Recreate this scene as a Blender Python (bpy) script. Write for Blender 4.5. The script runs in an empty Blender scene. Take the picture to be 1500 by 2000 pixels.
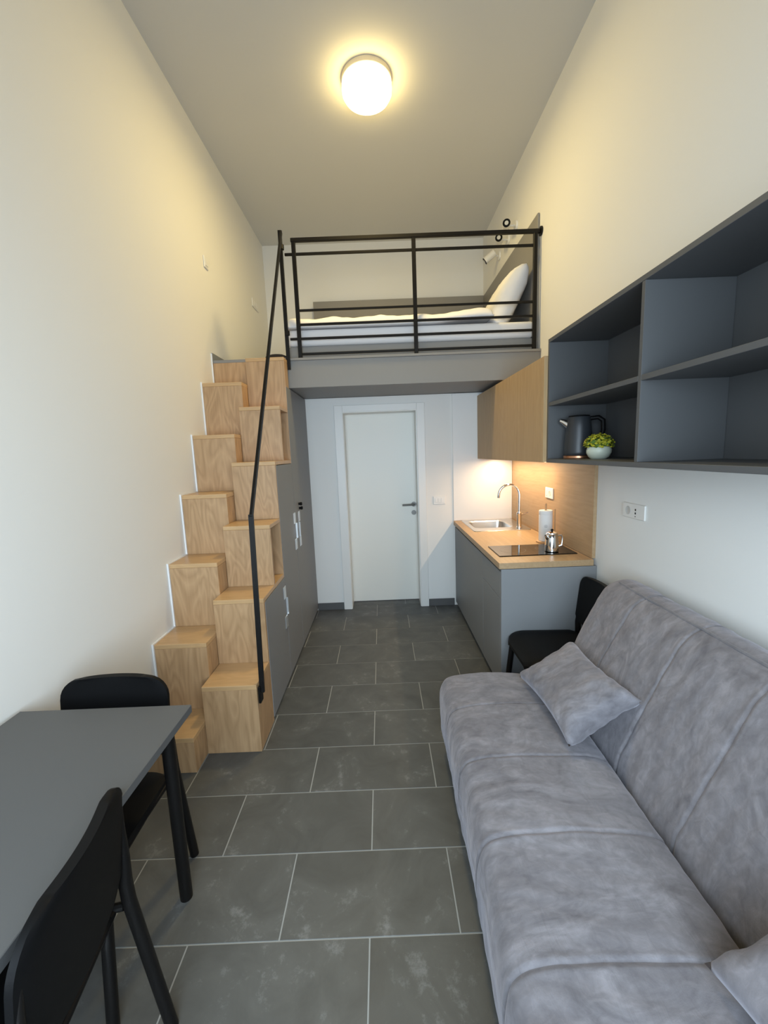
import bpy, bmesh, math, random
from mathutils import Vector, Matrix, noise
random.seed(7)
scene = bpy.context.scene
COL = scene.collection

# ------------------------------------------------------------------ camera
CAM_H = 1.586
cam_data = bpy.data.cameras.new('camera')
cam = bpy.data.objects.new('camera', cam_data)
COL.objects.link(cam)
cam_data.sensor_fit = 'VERTICAL'
cam_data.sensor_height = 36.0
cam_data.lens = 805.5 / 2000.0 * 36.0
cam_data.clip_start = 0.02
right = Vector((0.99921524, -0.00772654, -0.03884859))
down = Vector((-0.03955123, -0.14144799, -0.98915528))
fwd = Vector((0.00214769, 0.98991553, -0.14164258))
up, back = -down, -fwd
cam.matrix_world = Matrix(((right.x, up.x, back.x, 0.0), (right.y, up.y, back.y, 0.0),
                           (right.z, up.z, back.z, CAM_H), (0, 0, 0, 1)))
scene.camera = cam

# ------------------------------------------------------------------ colour management
scene.view_settings.view_transform = 'Standard'
scene.view_settings.look = 'None'
scene.view_settings.exposure = 0.0
scene.view_settings.gamma = 1.0
scene.view_settings.use_curve_mapping = False
scene.cycles.use_denoising = True
scene.cycles.max_bounces = 10
scene.cycles.diffuse_bounces = 6
scene.cycles.caustics_reflective = False
scene.cycles.caustics_refractive = False
scene.cycles.sample_clamp_indirect = 6.0

# ------------------------------------------------------------------ room constants
XL, XR = -1.305, 1.31
YF, YB, YU = -0.75, 4.095, 5.28
ZC = 4.06

# ------------------------------------------------------------------ world + daylight through the window
world = bpy.data.worlds.new('sky')
scene.world = world
world.use_nodes = True
wb = world.node_tree.nodes['Background']
wb.inputs[0].default_value = (0.72, 0.84, 1.0, 1)
wb.inputs[1].default_value = 1.0

def area_light(name, loc, direction, sx, sy, power, color, shape='RECTANGLE', spread=180):
    d = bpy.data.lights.new(name, 'AREA')
    d.shape = shape
    d.size = sx
    d.size_y = sy
    d.energy = power
    d.color = color
    d.spread = math.radians(spread)
    o = bpy.data.objects.new(name, d)
    COL.objects.link(o)
    o.location = loc
    o.rotation_euler = Vector(direction).to_track_quat('-Z', 'Y').to_euler()
    return o

WIN = (-0.95, 0.95, 0.10, 2.35)
DAY_POWER = 112.0
LAMP_STRENGTH = 20.0
LAMP_POWER = 26.0
LAMP_COLOR = (1.0, 0.76, 0.31)
SPOT_POWER = 8.5
area_light('window_daylight', ((WIN[0] + WIN[1]) / 2, YF + 0.03, (WIN[2] + WIN[3]) / 2), (0, 1, -0.24),
           WIN[1] - WIN[0], WIN[3] - WIN[2] - 0.1, DAY_POWER, (0.70, 0.86, 1.0), spread=150)

# ------------------------------------------------------------------ material helpers
def srgb(r, g, b):
    f = lambda c: (c / 255 / 12.92) if c / 255 <= 0.04045 else ((c / 255 + 0.055) / 1.055) ** 2.4
    return (f(r), f(g), f(b), 1.0)

def new_mat(name):
    m = bpy.data.materials.new(name)
    m.use_nodes = True
    nt = m.node_tree
    return m, nt, nt.nodes['Principled BSDF']

def simple(name, color, rough=0.5, metal=0.0, spec=0.5, bump=None, vary=0.0, coat=0.0):
    m, nt, b = new_mat(name)
    b.inputs['Base Color'].default_value = color
    b.inputs['Roughness'].default_value = rough
    b.inputs['Metallic'].default_value = metal
    b.inputs['Specular IOR Level'].default_value = spec
    b.inputs['Coat Weight'].default_value = coat
    tc = nt.nodes.new('ShaderNodeTexCoord')
    if bump or vary:
        n = nt.nodes.new('ShaderNodeTexNoise')
        n.inputs['Scale'].default_value = bump[0] if bump else 6
        n.inputs['Detail'].default_value = 4
        nt.links.new(tc.outputs['Object'], n.inputs['Vector'])
        if bump:
            bp = nt.nodes.new('ShaderNodeBump')
            bp.inputs['Strength'].default_value = bump[1]
            bp.inputs['Distance'].default_value = bump[2]
            nt.links.new(n.outputs['Fac'], bp.inputs['Height'])
            nt.links.new(bp.outputs['Normal'], b.inputs['Normal'])
        if vary:
            mx = nt.nodes.new('ShaderNodeMix')
            mx.data_type = 'RGBA'
            mx.inputs['A'].default_value = [c * (1 - vary) for c in color[:3]] + [1]
            mx.inputs['B'].default_value = [min(1, c * (1 + vary)) for c in color[:3]] + [1]
            nt.links.new(n.outputs['Fac'], mx.inputs['Factor'])
            nt.links.new(mx.outputs['Result'], b.inputs['Base Color'])
    return m

def wood(name, dark, light, axis, rough=0.45, scale=1.0, figure=0.5):
    """grain runs along axis (0 x, 1 y, 2 z)"""
    m, nt, b = new_mat(name)
    b.inputs['Roughness'].default_value = rough
    N, L = nt.nodes, nt.links
    tc = N.new('ShaderNodeTexCoord')
    oi = N.new('ShaderNodeObjectInfo')
    add = N.new('ShaderNodeVectorMath')
    add.operation = 'ADD'
    mul = N.new('ShaderNodeVectorMath')
    mul.operation = 'SCALE'
    mul.inputs[0].default_value = (3.1, 5.7, 4.3)
    L.new(oi.outputs['Random'], mul.inputs['Scale'])
    L.new(tc.outputs['Object'], add.inputs[0])
    L.new(mul.outputs[0], add.inputs[1])
    def stretched(s_along, s_across):
        mp = N.new('ShaderNodeMapping')
        sc = [s_across * scale] * 3
        sc[axis] = s_along * scale
        mp.inputs['Scale'].default_value = sc
        L.new(add.outputs[0], mp.inputs['Vector'])
        return mp
    n1 = N.new('ShaderNodeTexNoise')
    n1.inputs['Scale'].default_value = 1
    n1.inputs['Detail'].default_value = 6
    n1.inputs['Roughness'].default_value = 0.6
    L.new(stretched(3, 70).outputs[0], n1.inputs['Vector'])
    n2 = N.new('ShaderNodeTexNoise')
    n2.inputs['Scale'].default_value = 1
    n2.inputs['Detail'].default_value = 2
    n2.inputs['Distortion'].default_value = 0.6
    L.new(stretched(1.6, 7).outputs[0], n2.inputs['Vector'])
    # contour bands of the soft field give the cathedral figure
    mm = N.new('ShaderNodeMath')
    mm.operation = 'MULTIPLY'
    mm.inputs[1].default_value = 9
    L.new(n2.outputs['Fac'], mm.inputs[0])
    fr = N.new('ShaderNodeMath')
    fr.operation = 'PINGPONG'
    fr.inputs[1].default_value = 0.5
    L.new(mm.outputs[0], fr.inputs[0])
    mixf = N.new('ShaderNodeMix')
    mixf.data_type = 'FLOAT'
    mixf.inputs['Factor'].default_value = figure
    L.new(n1.outputs['Fac'], mixf.inputs['A'])
    L.new(fr.outputs[0], mixf.inputs['B'])
    cr = N.new('ShaderNodeValToRGB')
    cr.color_ramp.elements[0].position = 0.15
    cr.color_ramp.elements[0].color = dark
    cr.color_ramp.elements[1].position = 0.7
    cr.color_ramp.elements[1].color = light
    L.new(mixf.outputs['Result'], cr.inputs['Fac'])
    L.new(cr.outputs['Color'], b.inputs['Base Color'])
    bp = N.new('ShaderNodeBump')
    bp.inputs['Strength'].default_value = 0.12
    bp.inputs['Distance'].default_value = 0.001
    L.new(n1.outputs['Fac'], bp.inputs['Height'])
    L.new(bp.outputs['Normal'], b.inputs['Normal'])
    return m

def tile_material():
    m, nt, b = new_mat('slate_tile')
    N, L = nt.nodes, nt.links
    b.inputs['Roughness'].default_value = 0.5
    tc = N.new('ShaderNodeTexCoord')
    oi = N.new('ShaderNodeObjectInfo')
    mul = N.new('ShaderNodeVectorMath')
    mul.operation = 'SCALE'
    mul.inputs[0].default_value = (13.1, 7.7, 3.3)
    L.new(oi.outputs['Random'], mul.inputs['Scale'])
    add = N.new('ShaderNodeVectorMath')
    L.new(tc.outputs['Object'], add.inputs[0])
    L.new(mul.outputs[0], add.inputs[1])
    n1 = N.new('ShaderNodeTexNoise')
    n1.inputs['Scale'].default_value = 4.5
    n1.inputs['Detail'].default_value = 8
    n1.inputs['Roughness'].default_value = 0.62
    n1.inputs['Distortion'].default_value = 0.8
    L.new(add.outputs[0], n1.inputs['Vector'])
    n2 = N.new('ShaderNodeTexNoise')
    n2.inputs['Scale'].default_value = 26
    n2.inputs['Detail'].default_value = 7
    n2.inputs['Roughness'].default_value = 0.75
    L.new(add.outputs[0], n2.inputs['Vector'])
    cr = N.new('ShaderNodeValToRGB')
    cr.color_ramp.elements[0].position = 0.3
    cr.color_ramp.elements[0].color = (0.068, 0.069, 0.066, 1)
    cr.color_ramp.elements[1].position = 0.75
    cr.color_ramp.elements[1].color = (0.118, 0.119, 0.113, 1)
    L.new(n1.outputs['Fac'], cr.inputs['Fac'])
    # pale cloudy scuffs
    mlt = N.new('ShaderNodeMath')
    mlt.operation = 'MULTIPLY'
    L.new(n1.outputs['Fac'], mlt.inputs[0])
    L.new(n2.outputs['Fac'], mlt.inputs[1])
    cr2 = N.new('ShaderNodeValToRGB')
    cr2.color_ramp.elements[0].position = 0.31
    cr2.color_ramp.elements[0].color = (0, 0, 0, 1)
    cr2.color_ramp.elements[1].position = 0.42
    cr2.color_ramp.elements[1].color = (1, 1, 1, 1)
    L.new(mlt.outputs[0], cr2.inputs['Fac'])
    sc = N.new('ShaderNodeMath')
    sc.operation = 'MULTIPLY'
    sc.inputs[1].default_value = 0.7
    L.new(cr2.outputs['Color'], sc.inputs[0])
    mx = N.new('ShaderNodeMix')
    mx.data_type = 'RGBA'
    mx.inputs['B'].default_value = (0.21, 0.212, 0.208, 1)
    L.new(sc.outputs[0], mx.inputs['Factor'])
    L.new(cr.outputs['Color'], mx.inputs['A'])
    # small tone difference tile to tile
    vary = N.new('ShaderNodeMapRange')
    vary.inputs['To Min'].default_value = 0.9
    vary.inputs['To Max'].default_value = 1.1
    L.new(oi.outputs['Random'], vary.inputs['Value'])
    vs = N.new('ShaderNodeVectorMath')
    vs.operation = 'SCALE'
    L.new(mx.outputs['Result'], vs.inputs[0])
    L.new(vary.outputs[0], vs.inputs['Scale'])
    L.new(vs.outputs[0], b.inputs['Base Color'])
    bp = N.new('ShaderNodeBump')
    bp.inputs['Strength'].default_value = 0.25
    bp.inputs['Distance'].default_value = 0.002
    L.new(n2.outputs['Fac'], bp.inputs['Height'])
    L.new(bp.outputs['Normal'], b.inputs['Normal'])
    return m

def suede_material(name, c1, c2, c3):
    m, nt, b = new_mat(name)
    N, L = nt.nodes, nt.links
    b.inputs['Roughness'].default_value = 0.95
    b.inputs['Specular IOR Level'].default_value = 0.15
    b.inputs['Sheen Weight'].default_value = 0.35
    b.inputs['Sheen Roughness'].default_value = 0.45
    b.inputs['Sheen Tint'].default_value = (0.92, 0.90, 1, 1)
    tc = N.new('ShaderNodeTexCoord')
    mp = N.new('ShaderNodeMapping')
    mp.inputs['Scale'].default_value = (1, 1.7, 1)
    mp.inputs['Rotation'].default_value = (0, 0, 0.3)
    L.new(tc.outputs['Object'], mp.inputs['Vector'])
    n1 = N.new('ShaderNodeTexNoise')
    n1.inputs['Scale'].default_value = 4.5
    n1.inputs['Detail'].default_value = 8
    n1.inputs['Roughness'].default_value = 0.62
    n1.inputs['Distortion'].default_value = 1.6
    L.new(mp.outputs[0], n1.inputs['Vector'])
    n2 = N.new('ShaderNodeTexNoise')
    n2.inputs['Scale'].default_value = 22
    n2.inputs['Detail'].default_value = 5
    n2.inputs['Distortion'].default_value = 1.0
    L.new(mp.outputs[0], n2.inputs['Vector'])
    mixf = N.new('ShaderNodeMix')
    mixf.data_type = 'FLOAT'
    mixf.inputs['Factor'].default_value = 0.35
    L.new(n1.outputs['Fac'], mixf.inputs['A'])
    L.new(n2.outputs['Fac'], mixf.inputs['B'])
    cr = N.new('ShaderNodeValToRGB')
    cr.color_ramp.elements[0].position = 0.32
    cr.color_ramp.elements[0].color = c1
    cr.color_ramp.elements[1].position = 0.68
    cr.color_ramp.elements[1].color = c3
    e = cr.color_ramp.elements.new(0.5)
    e.color = c2
    L.new(mixf.outputs['Result'], cr.inputs['Fac'])
    L.new(cr.outputs['Color'], b.inputs['Base Color'])
    n3 = N.new('ShaderNodeTexNoise')
    n3.inputs['Scale'].default_value = 350
    n3.inputs['Detail'].default_value = 2
    L.new(tc.outputs['Object'], n3.inputs['Vector'])
    bp = N.new('ShaderNodeBump')
    bp.inputs['Strength'].default_value = 0.35
    bp.inputs['Distance'].default_value = 0.001
    L.new(n3.outputs['Fac'], bp.inputs['Height'])
    bp2 = N.new('ShaderNodeBump')
    bp2.inputs['Strength'].default_value = 0.3
    bp2.inputs['Distance'].default_value = 0.006
    L.new(n1.outputs['Fac'], bp2.inputs['Height'])
    L.new(bp.outputs['Normal'], bp2.inputs['Normal'])
    mp3 = N.new('ShaderNodeMapping')
    mp3.inputs['Scale'].default_value = (16, 3.2, 16)
    mp3.inputs['Rotation'].default_value = (0.25, 0.1, 0.35)
    L.new(tc.outputs['Object'], mp3.inputs['Vector'])
    n4 = N.new('ShaderNodeTexNoise')
    n4.inputs['Scale'].default_value = 1.0
    n4.inputs['Detail'].default_value = 4
    n4.inputs['Distortion'].default_value = 0.7
    L.new(mp3.outputs[0], n4.inputs['Vector'])
    cr4 = N.new('ShaderNodeValToRGB')
    cr4.color_ramp.elements[0].position = 0.52
    cr4.color_ramp.elements[1].position = 0.66
    L.new(n4.outputs['Fac'], cr4.inputs['Fac'])
    bp4 = N.new('ShaderNodeBump')
    bp4.inputs['Strength'].default_value = 0.35
    bp4.inputs['Distance'].default_value = 0.004
    L.new(cr4.outputs['Color'], bp4.inputs['Height'])
    L.new(bp2.outputs['Normal'], bp4.inputs['Normal'])
    bp2 = bp4
    L.new(bp2.outputs['Normal'], b.inputs['Normal'])
    return m

def emit_mat(name, color, strength):
    m, nt, b = new_mat(name)
    b.inputs['Base Color'].default_value = (0.9, 0.9, 0.88, 1)
    b.inputs['Emission Color'].default_value = color
    b.inputs['Emission Strength'].default_value = strength
    return m

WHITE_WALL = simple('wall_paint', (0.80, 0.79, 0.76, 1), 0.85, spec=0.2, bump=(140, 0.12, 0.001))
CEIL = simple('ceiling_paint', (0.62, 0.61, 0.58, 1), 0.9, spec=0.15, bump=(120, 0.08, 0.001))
TILE = tile_material()
GROUT = simple('grout', (0.33, 0.33, 0.31, 1), 0.9, bump=(200, 0.2, 0.001))
SKIRT = simple('skirting_tile', (0.085, 0.085, 0.085, 1), 0.5, vary=0.2)
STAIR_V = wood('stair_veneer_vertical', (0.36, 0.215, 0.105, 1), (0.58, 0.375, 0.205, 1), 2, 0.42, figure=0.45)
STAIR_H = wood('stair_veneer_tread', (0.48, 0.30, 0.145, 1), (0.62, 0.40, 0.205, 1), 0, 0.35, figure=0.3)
OAK_V = wood('oak_laminate_vertical', (0.36, 0.225, 0.10, 1), (0.50, 0.335, 0.17, 1), 2, 0.5, figure=0.2)
OAK_H = wood('oak_laminate_horizontal', (0.36, 0.235, 0.12, 1), (0.47, 0.32, 0.18, 1), 1, 0.45, figure=0.2)
GREY = simple('grey_laminate', (0.23, 0.235, 0.24, 1), 0.5, spec=0.35, bump=(260, 0.06, 0.0006))
GREY_D = simple('shelf_grey_laminate', (0.088, 0.090, 0.093, 1), 0.5, spec=0.35, bump=(260, 0.06, 0.0006))
GREY_L = simple('loft_grey_laminate', (0.25, 0.24, 0.228, 1), 0.5, spec=0.35)
TABLE = simple('table_grey_laminate', (0.09, 0.091, 0.092, 1), 0.42, spec=0.45, bump=(420, 0.1, 0.0006))
TABLE_EDGE = simple('table_edge_band', (0.05, 0.051, 0.053, 1), 0.45)
BLACK_M = simple('black_powder_coated_steel', (0.006, 0.0052, 0.0048, 1), 0.42, spec=0.22)
BLACK_P = simple('black_plastic', (0.004, 0.004, 0.0044, 1), 0.5, spec=0.13, bump=(500, 0.1, 0.0004))
BLACK_G = simple('gap_black', (0.01, 0.01, 0.01, 1), 0.8)
DOORW = simple('door_lacquer', (0.79, 0.78, 0.72, 1), 0.4, spec=0.4)
CASE = simple('casing_lacquer', (0.78, 0.77, 0.74, 1), 0.35, spec=0.4)
PANELW = simple('white_laminate', (0.78, 0.77, 0.75, 1), 0.45)
PLASTIC = simple('white_plastic', (0.78, 0.77, 0.74, 1), 0.35)
PLASTIC_D = simple('socket_recess_plastic', (0.55, 0.55, 0.53, 1), 0.5)
ALU = simple('brushed_aluminium', (0.78, 0.80, 0.82, 1), 0.32, metal=0.75)
STEEL = simple('satin_steel', (0.62, 0.62, 0.62, 1), 0.28, metal=1.0)
STEEL_D = simple('dark_satin_steel', (0.16, 0.155, 0.145, 1), 0.45, metal=0.4)
CHROME = simple('chrome', (0.80, 0.80, 0.80, 1), 0.07, metal=1.0)
SINKST = simple('sink_steel', (0.66, 0.65, 0.63, 1), 0.28, metal=1.0)
HOBG = simple('black_glass', (0.004, 0.004, 0.004, 1), 0.04, spec=0.5)
DKGREY = simple('kettle_grey_enamel', (0.026, 0.029, 0.034, 1), 0.4, spec=0.5)
COPPER = simple('copper_band', (0.60, 0.30, 0.17, 1), 0.3, metal=0.9)
LINEN = simple('white_cotton', (0.78, 0.765, 0.77, 1), 0.9, spec=0.15, bump=(30, 0.15, 0.004))
MATT = simple('mattress_grey_fabric', (0.27, 0.265, 0.26, 1), 0.9, spec=0.1)
SUEDE = suede_material('grey_suede', (0.115, 0.108, 0.118, 1), (0.185, 0.176, 0.19, 1), (0.27, 0.258, 0.28, 1))
SUEDE_D = suede_material('grey_suede_piping', (0.12, 0.115, 0.122, 1), (0.155, 0.15, 0.16, 1), (0.20, 0.195, 0.205, 1))
POT = simple('pot_glaze', (0.56, 0.60, 0.50, 1), 0.4, vary=0.08)
LEAF = simple('foliage_green', (0.10, 0.17, 0.02, 1), 0.6)
FLORET = simple('foliage_yellow', (0.42, 0.40, 0.02, 1), 0.6, vary=0.25)
PAPER = simple('paper_roll', (0.80, 0.79, 0.77, 1), 0.9, bump=(90, 0.2, 0.001))
INK = simple('printed_ink', (0.30, 0.28, 0.27, 1), 0.8)
RODW = simple('rod_wood', (0.45, 0.27, 0.13, 1), 0.5)
DARKB = simple('dark_brown_textile', (0.022, 0.016, 0.013, 1), 0.85)
TRIMW = simple('white_edge_trim', (0.86, 0.86, 0.86, 1), 0.5)
CARC = simple('carcass_beige', (0.45, 0.38, 0.31, 1), 0.6)
GLASSP, _nt, _b = new_mat('window_glass')
_b.inputs['Base Color'].default_value = (1, 1, 1, 1)
_b.inputs['Roughness'].default_value = 0.0
_b.inputs['Transmission Weight'].default_value = 1.0
_b.inputs['IOR'].default_value = 1.45
SHADE = emit_mat('lamp_opal_glass', LAMP_COLOR + (1,), LAMP_STRENGTH)
SPOTE = emit_mat('spot_lens', (1.0, 0.74, 0.45, 1), 8.0)

# ------------------------------------------------------------------ mesh helpers
def box(bm, x0, x1, y0, y1, z0, z1, bev=0.0, seg=1):
    v = [bm.verts.new((x, y, z)) for x in (x0, x1) for y in (y0, y1) for z in (z0, z1)]
    f = [bm.faces.new([v[i] for i in q]) for q in ((0, 1, 3, 2), (4, 6, 7, 5), (0, 4, 5, 1), (2, 3, 7, 6), (0, 2, 6, 4), (1, 5, 7, 3))]
    if bev > 0:
        es = list({e for ff in f for e in ff.edges})
        bmesh.ops.bevel(bm, geom=es, offset=bev, segments=seg, affect='EDGES', profile=0.5)
    return bm

def B(*a, **k):
    return box(bmesh.new(), *a, **k)

def frame_of(d):
    d = Vector(d).normalized()
    a = Vector((0, 0, 1)) if abs(d.z) < 0.9 else Vector((1, 0, 0))
    u = d.cross(a).normalized()
    return u, d.cross(u).normalized()

def tube(bm, pts, r, n=12, rect=None):
    """tube along a polyline; r a number or a list; rect=(w,h) gives a rectangular section"""
    pts = [Vector(p) for p in pts]
    rings = []
    u0 = None
    for i, p in enumerate(pts):
        if i == 0:
            d = pts[1] - p
        elif i == len(pts) - 1:
            d = p - pts[i - 1]
        else:
            d = ((pts[i + 1] - p).normalized() + (p - pts[i - 1]).normalized())
        d.normalize()
        if u0 is None:
            u, w = frame_of(d)
        else:
            u = (u0 - d * u0.dot(d)).normalized()
            w = d.cross(u).normalized()
        u0 = u
        k = 1.0
        if 0 < i < len(pts) - 1:
            c = (pts[i + 1] - p).normalized().dot((p - pts[i - 1]).normalized())
            k = 1 / max(0.5, math.sqrt((1 + c) / 2))
        rr = r[i] if isinstance(r, (list, tuple)) else r
        if rect:
            sec = [(-rect[0], -rect[1]), (rect[0], -rect[1]), (rect[0], rect[1]), (-rect[0], rect[1])]
            ring = [bm.verts.new(p + u * a + w * b) for a, b in sec]
        else:
            ring = [bm.verts.new(p + (u * math.cos(t) + w * math.sin(t)) * rr * (k if k < 1.2 else 1.2))
                    for t in [2 * math.pi * j / n for j in range(n)]]
        rings.append(ring)
    m = len(rings[0])
    for a, b in zip(rings, rings[1:]):
        for j in range(m):
            bm.faces.new((a[j], a[(j + 1) % m], b[(j + 1) % m], b[j]))
    bm.faces.new(list(reversed(rings[0])))
    bm.faces.new(rings[-1])
    return bm

def lathe(bm, prof, center, n=32, axis='z', cap=True):
    """prof: list of (radius, height) from bottom to top"""
    c = Vector(center)
    rings = []
    for r, h in prof:
        ring = []
        for j in range(n):
            t = 2 * math.pi * j / n
            a, b = r * math.cos(t), r * math.sin(t)
            p = {'z': (a, b, h), 'y': (a, h, b), 'x': (h, a, b)}[axis]
            ring.append(bm.verts.new(c + Vector(p)))
        rings.append(ring)
    for a, b in zip(rings, rings[1:]):
        for j in range(n):
            bm.faces.new((a[j], a[(j + 1) % n], b[(j + 1) % n], b[j]))
    if cap:
        bm.faces.new(list(reversed(rings[0])))
        bm.faces.new(rings[-1])
    return bm

def prism(bm, poly, axis, a0, a1):
    """extrude a 2-D outline along axis; poly in the other two axes, in order"""
    def P(p, a):
        return {'x': (a, p[0], p[1]), 'y': (p[0], a, p[1]), 'z': (p[0], p[1], a)}[axis]
    A = [bm.verts.new(P(p, a0)) for p in poly]
    Bv = [bm.verts.new(P(p, a1)) for p in poly]
    n = len(poly)
    bm.faces.new(A)
    bm.faces.new(list(reversed(Bv)))
    for i in range(n):
        bm.faces.new((A[i], Bv[i], Bv[(i + 1) % n], A[(i + 1) % n]))
    return bm

ROOT_LOC = {}

def root_of(o):
    while o.parent:
        o = o.parent
    return o

def obj(name, bm, mat, parent=None, local=False, smooth=False, label=None):
    bmesh.ops.recalc_face_normals(bm, faces=bm.faces[:])
    if parent is not None and not local:
        off = ROOT_LOC[root_of(parent).name]
        bmesh.ops.translate(bm, vec=-off, verts=bm.verts[:])
    me = bpy.data.meshes.new(name)
    bm.to_mesh(me)
    bm.free()
    if smooth:
        me.polygons.foreach_set('use_smooth', [True] * len(me.polygons))
    o = bpy.data.objects.new(name, me)
    COL.objects.link(o)
    if mat:
        me.materials.append(mat)
    if parent is None:
        ROOT_LOC[o.name] = Vector((0, 0, 0))
    else:
        o.parent = parent
    if label:
        o['label'] = label
    if smooth == 'auto':
        me.polygons.foreach_set('use_smooth', [True] * len(me.polygons))
        bpy.context.view_layer.objects.active = o
        try:
            me.set_sharp_from_angle(angle=math.radians(35))
        except Exception:
            pass
    return o

def thing(name, label, cat, loc=(0, 0, 0), rotz=0.0, group=None):
    o = bpy.data.objects.new(name, None)
    o.empty_display_size = 0.1
    COL.objects.link(o)
    o.location = loc
    o.rotation_euler = (0, 0, rotz)
    ROOT_LOC[o.name] = Vector(loc)
    o['label'] = label
    o['category'] = cat
    if group:
        o['group'] = group
    return o

def tag(o, label, cat, group=None):
    o['label'] = label
    o['category'] = cat
    if group:
        o['group'] = group
    return o

def struct(o, label, cat='structure'):
    o['kind'] = 'structure'
    o['label'] = label
    o['category'] = cat
    return o

# ================================================================== SETTING
# ---- floor: grout bed with separate tiles
DOOR_X0, DOOR_X1, DOOR_TOP, LEAF_Y = -0.365, 0.365, 1.995, 4.295
fb = bmesh.new()
box(fb, XL - 0.1, XR + 0.1, YF - 0.15, YB, -0.06, -0.0018)
box(fb, DOOR_X0 - 0.03, DOOR_X1 + 0.03, YB, LEAF_Y + 0.06, -0.06, -0.0018)
floor = struct(obj('floor', fb, GROUT), 'dark grey slate tile floor with pale grout lines', 'floor')
TW, TD, TX0, TY0, G = 0.603, 0.303, -0.0998, 2.0626, 0.0027
for j in range(-8, 11):
    y1 = TY0 - j * TD
    y0 = y1 - TD
    shift = 0.5 if j % 2 == 0 else 0.0
    spans = []
    if y0 < YB:
        spans.append((max(y0, YF), min(y1, YB), XL, XR))
    if y1 > YB:
        spans.append((max(y0, YB), min(y1, LEAF_Y + 0.04), DOOR_X0, DOOR_X1))
    for (a, b_, xa, xb) in spans:
        if b_ - a < 0.02:
            continue
        gy0 = G if a == y0 else 0.0
        gy1 = G if b_ == y1 else 0.0
        for i in range(-4, 5):
            x0 = TX0 + (i + shift) * TW
            x1 = x0 + TW
            cx0, cx1 = max(x0, xa), min(x1, xb)
            if cx1 - cx0 < 0.02:
                continue
            g0 = G if cx0 == x0 else 0.0
            g1 = G if cx1 == x1 else 0.0
            obj('tile', B(cx0 + g0, cx1 - g1, a + gy0, b_ - gy1, -0.0017, 0.0, bev=0.0005), TILE, floor)

# ---- walls and ceiling
struct(obj('wall_left', B(XL - 0.12, XL, YF - 0.15, YU + 0.12, -0.06, ZC + 0.1), WHITE_WALL), 'tall white plaster wall beside the staircase', 'wall')
struct(obj('wall_right', B(XR, XR + 0.12, YF - 0.15, YU + 0.12, -0.06, ZC + 0.1), WHITE_WALL), 'tall white plaster wall behind shelf and sofa', 'wall')
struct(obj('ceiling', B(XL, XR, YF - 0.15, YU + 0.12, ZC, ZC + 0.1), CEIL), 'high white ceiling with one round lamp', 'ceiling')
wbk = bmesh.new()
box(wbk, XL, DOOR_X0, YB, YB + 0.23, 0, 2.128)
box(wbk, DOOR_X1, XR, YB, YB + 0.23, 0, 2.128)
box(wbk, DOOR_X0, DOOR_X1, YB, YB + 0.23, DOOR_TOP, 2.128)
struct(obj('wall_back', wbk, WHITE_WALL), 'white wall under the loft around the door', 'wall')
struct(obj('wall_loft', B(XL, XR, YU, YU + 0.12, 2.0, ZC), WHITE_WALL), 'white back wall above the loft bed', 'wall')
wf = bmesh.new()
box(wf, XL, WIN[0], YF - 0.15, YF, 0, ZC)
box(wf, WIN[1], XR, YF - 0.15, YF, 0, ZC)
box(wf, WIN[0], WIN[1], YF - 0.15, YF, 0, WIN[2])
box(wf, WIN[0], WIN[1], YF - 0.15, YF, WIN[3], ZC)
struct(obj('wall_front', wf, WHITE_WALL), 'white window wall behind the viewer', 'wall')
w1 = thing('window_1', 'white framed two sash window in the front wall', 'window', ((WIN[0] + WIN[1]) / 2, YF - 0.06, WIN[2]))
w1['kind'] = 'structure'
for (x0, x1) in ((WIN[0], 0.0), (0.0, WIN[1])):
    s = bmesh.new()
    box(s, x0 + .002, x0 + 0.06, YF - 0.10, YF - 0.05, WIN[2] + .002, WIN[3] - .002, 0.004)
    box(s, x1 - 0.06, x1 - .002, YF - 0.10, YF - 0.05, WIN[2] + .002, WIN[3] - .002, 0.004)
    box(s, x0 + 0.06, x1 - 0.06, YF - 0.10, YF - 0.05, WIN[2] + .002, WIN[2] + 0.06, 0.004)
    box(s, x0 + 0.06, x1 - 0.06, YF - 0.10, YF - 0.05, WIN[3] - 0.06, WIN[3] - .002, 0.004)
    sash = obj('sash', s, CASE, w1)
    obj('pane', B(x0 + 0.055, x1 - 0.055, YF - 0.078, YF - 0.072, WIN[2] + 0.055, WIN[3] - 0.055), GLASSP, sash)

# ---- skirting on the back wall
struct(obj('baseboard_back', B(-0.708, -0.44, YB - 0.01, YB - 0.001, 0.0005, 0.075, 0.002), SKIRT), 'dark tile skirting left of the door', 'baseboard')
struct(obj('baseboard_back', B(0.44, 0.704, YB - 0.01, YB - 0.001, 0.0005, 0.075, 0.002), SKIRT), 'dark tile skirting right of the door', 'baseboard')

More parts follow.
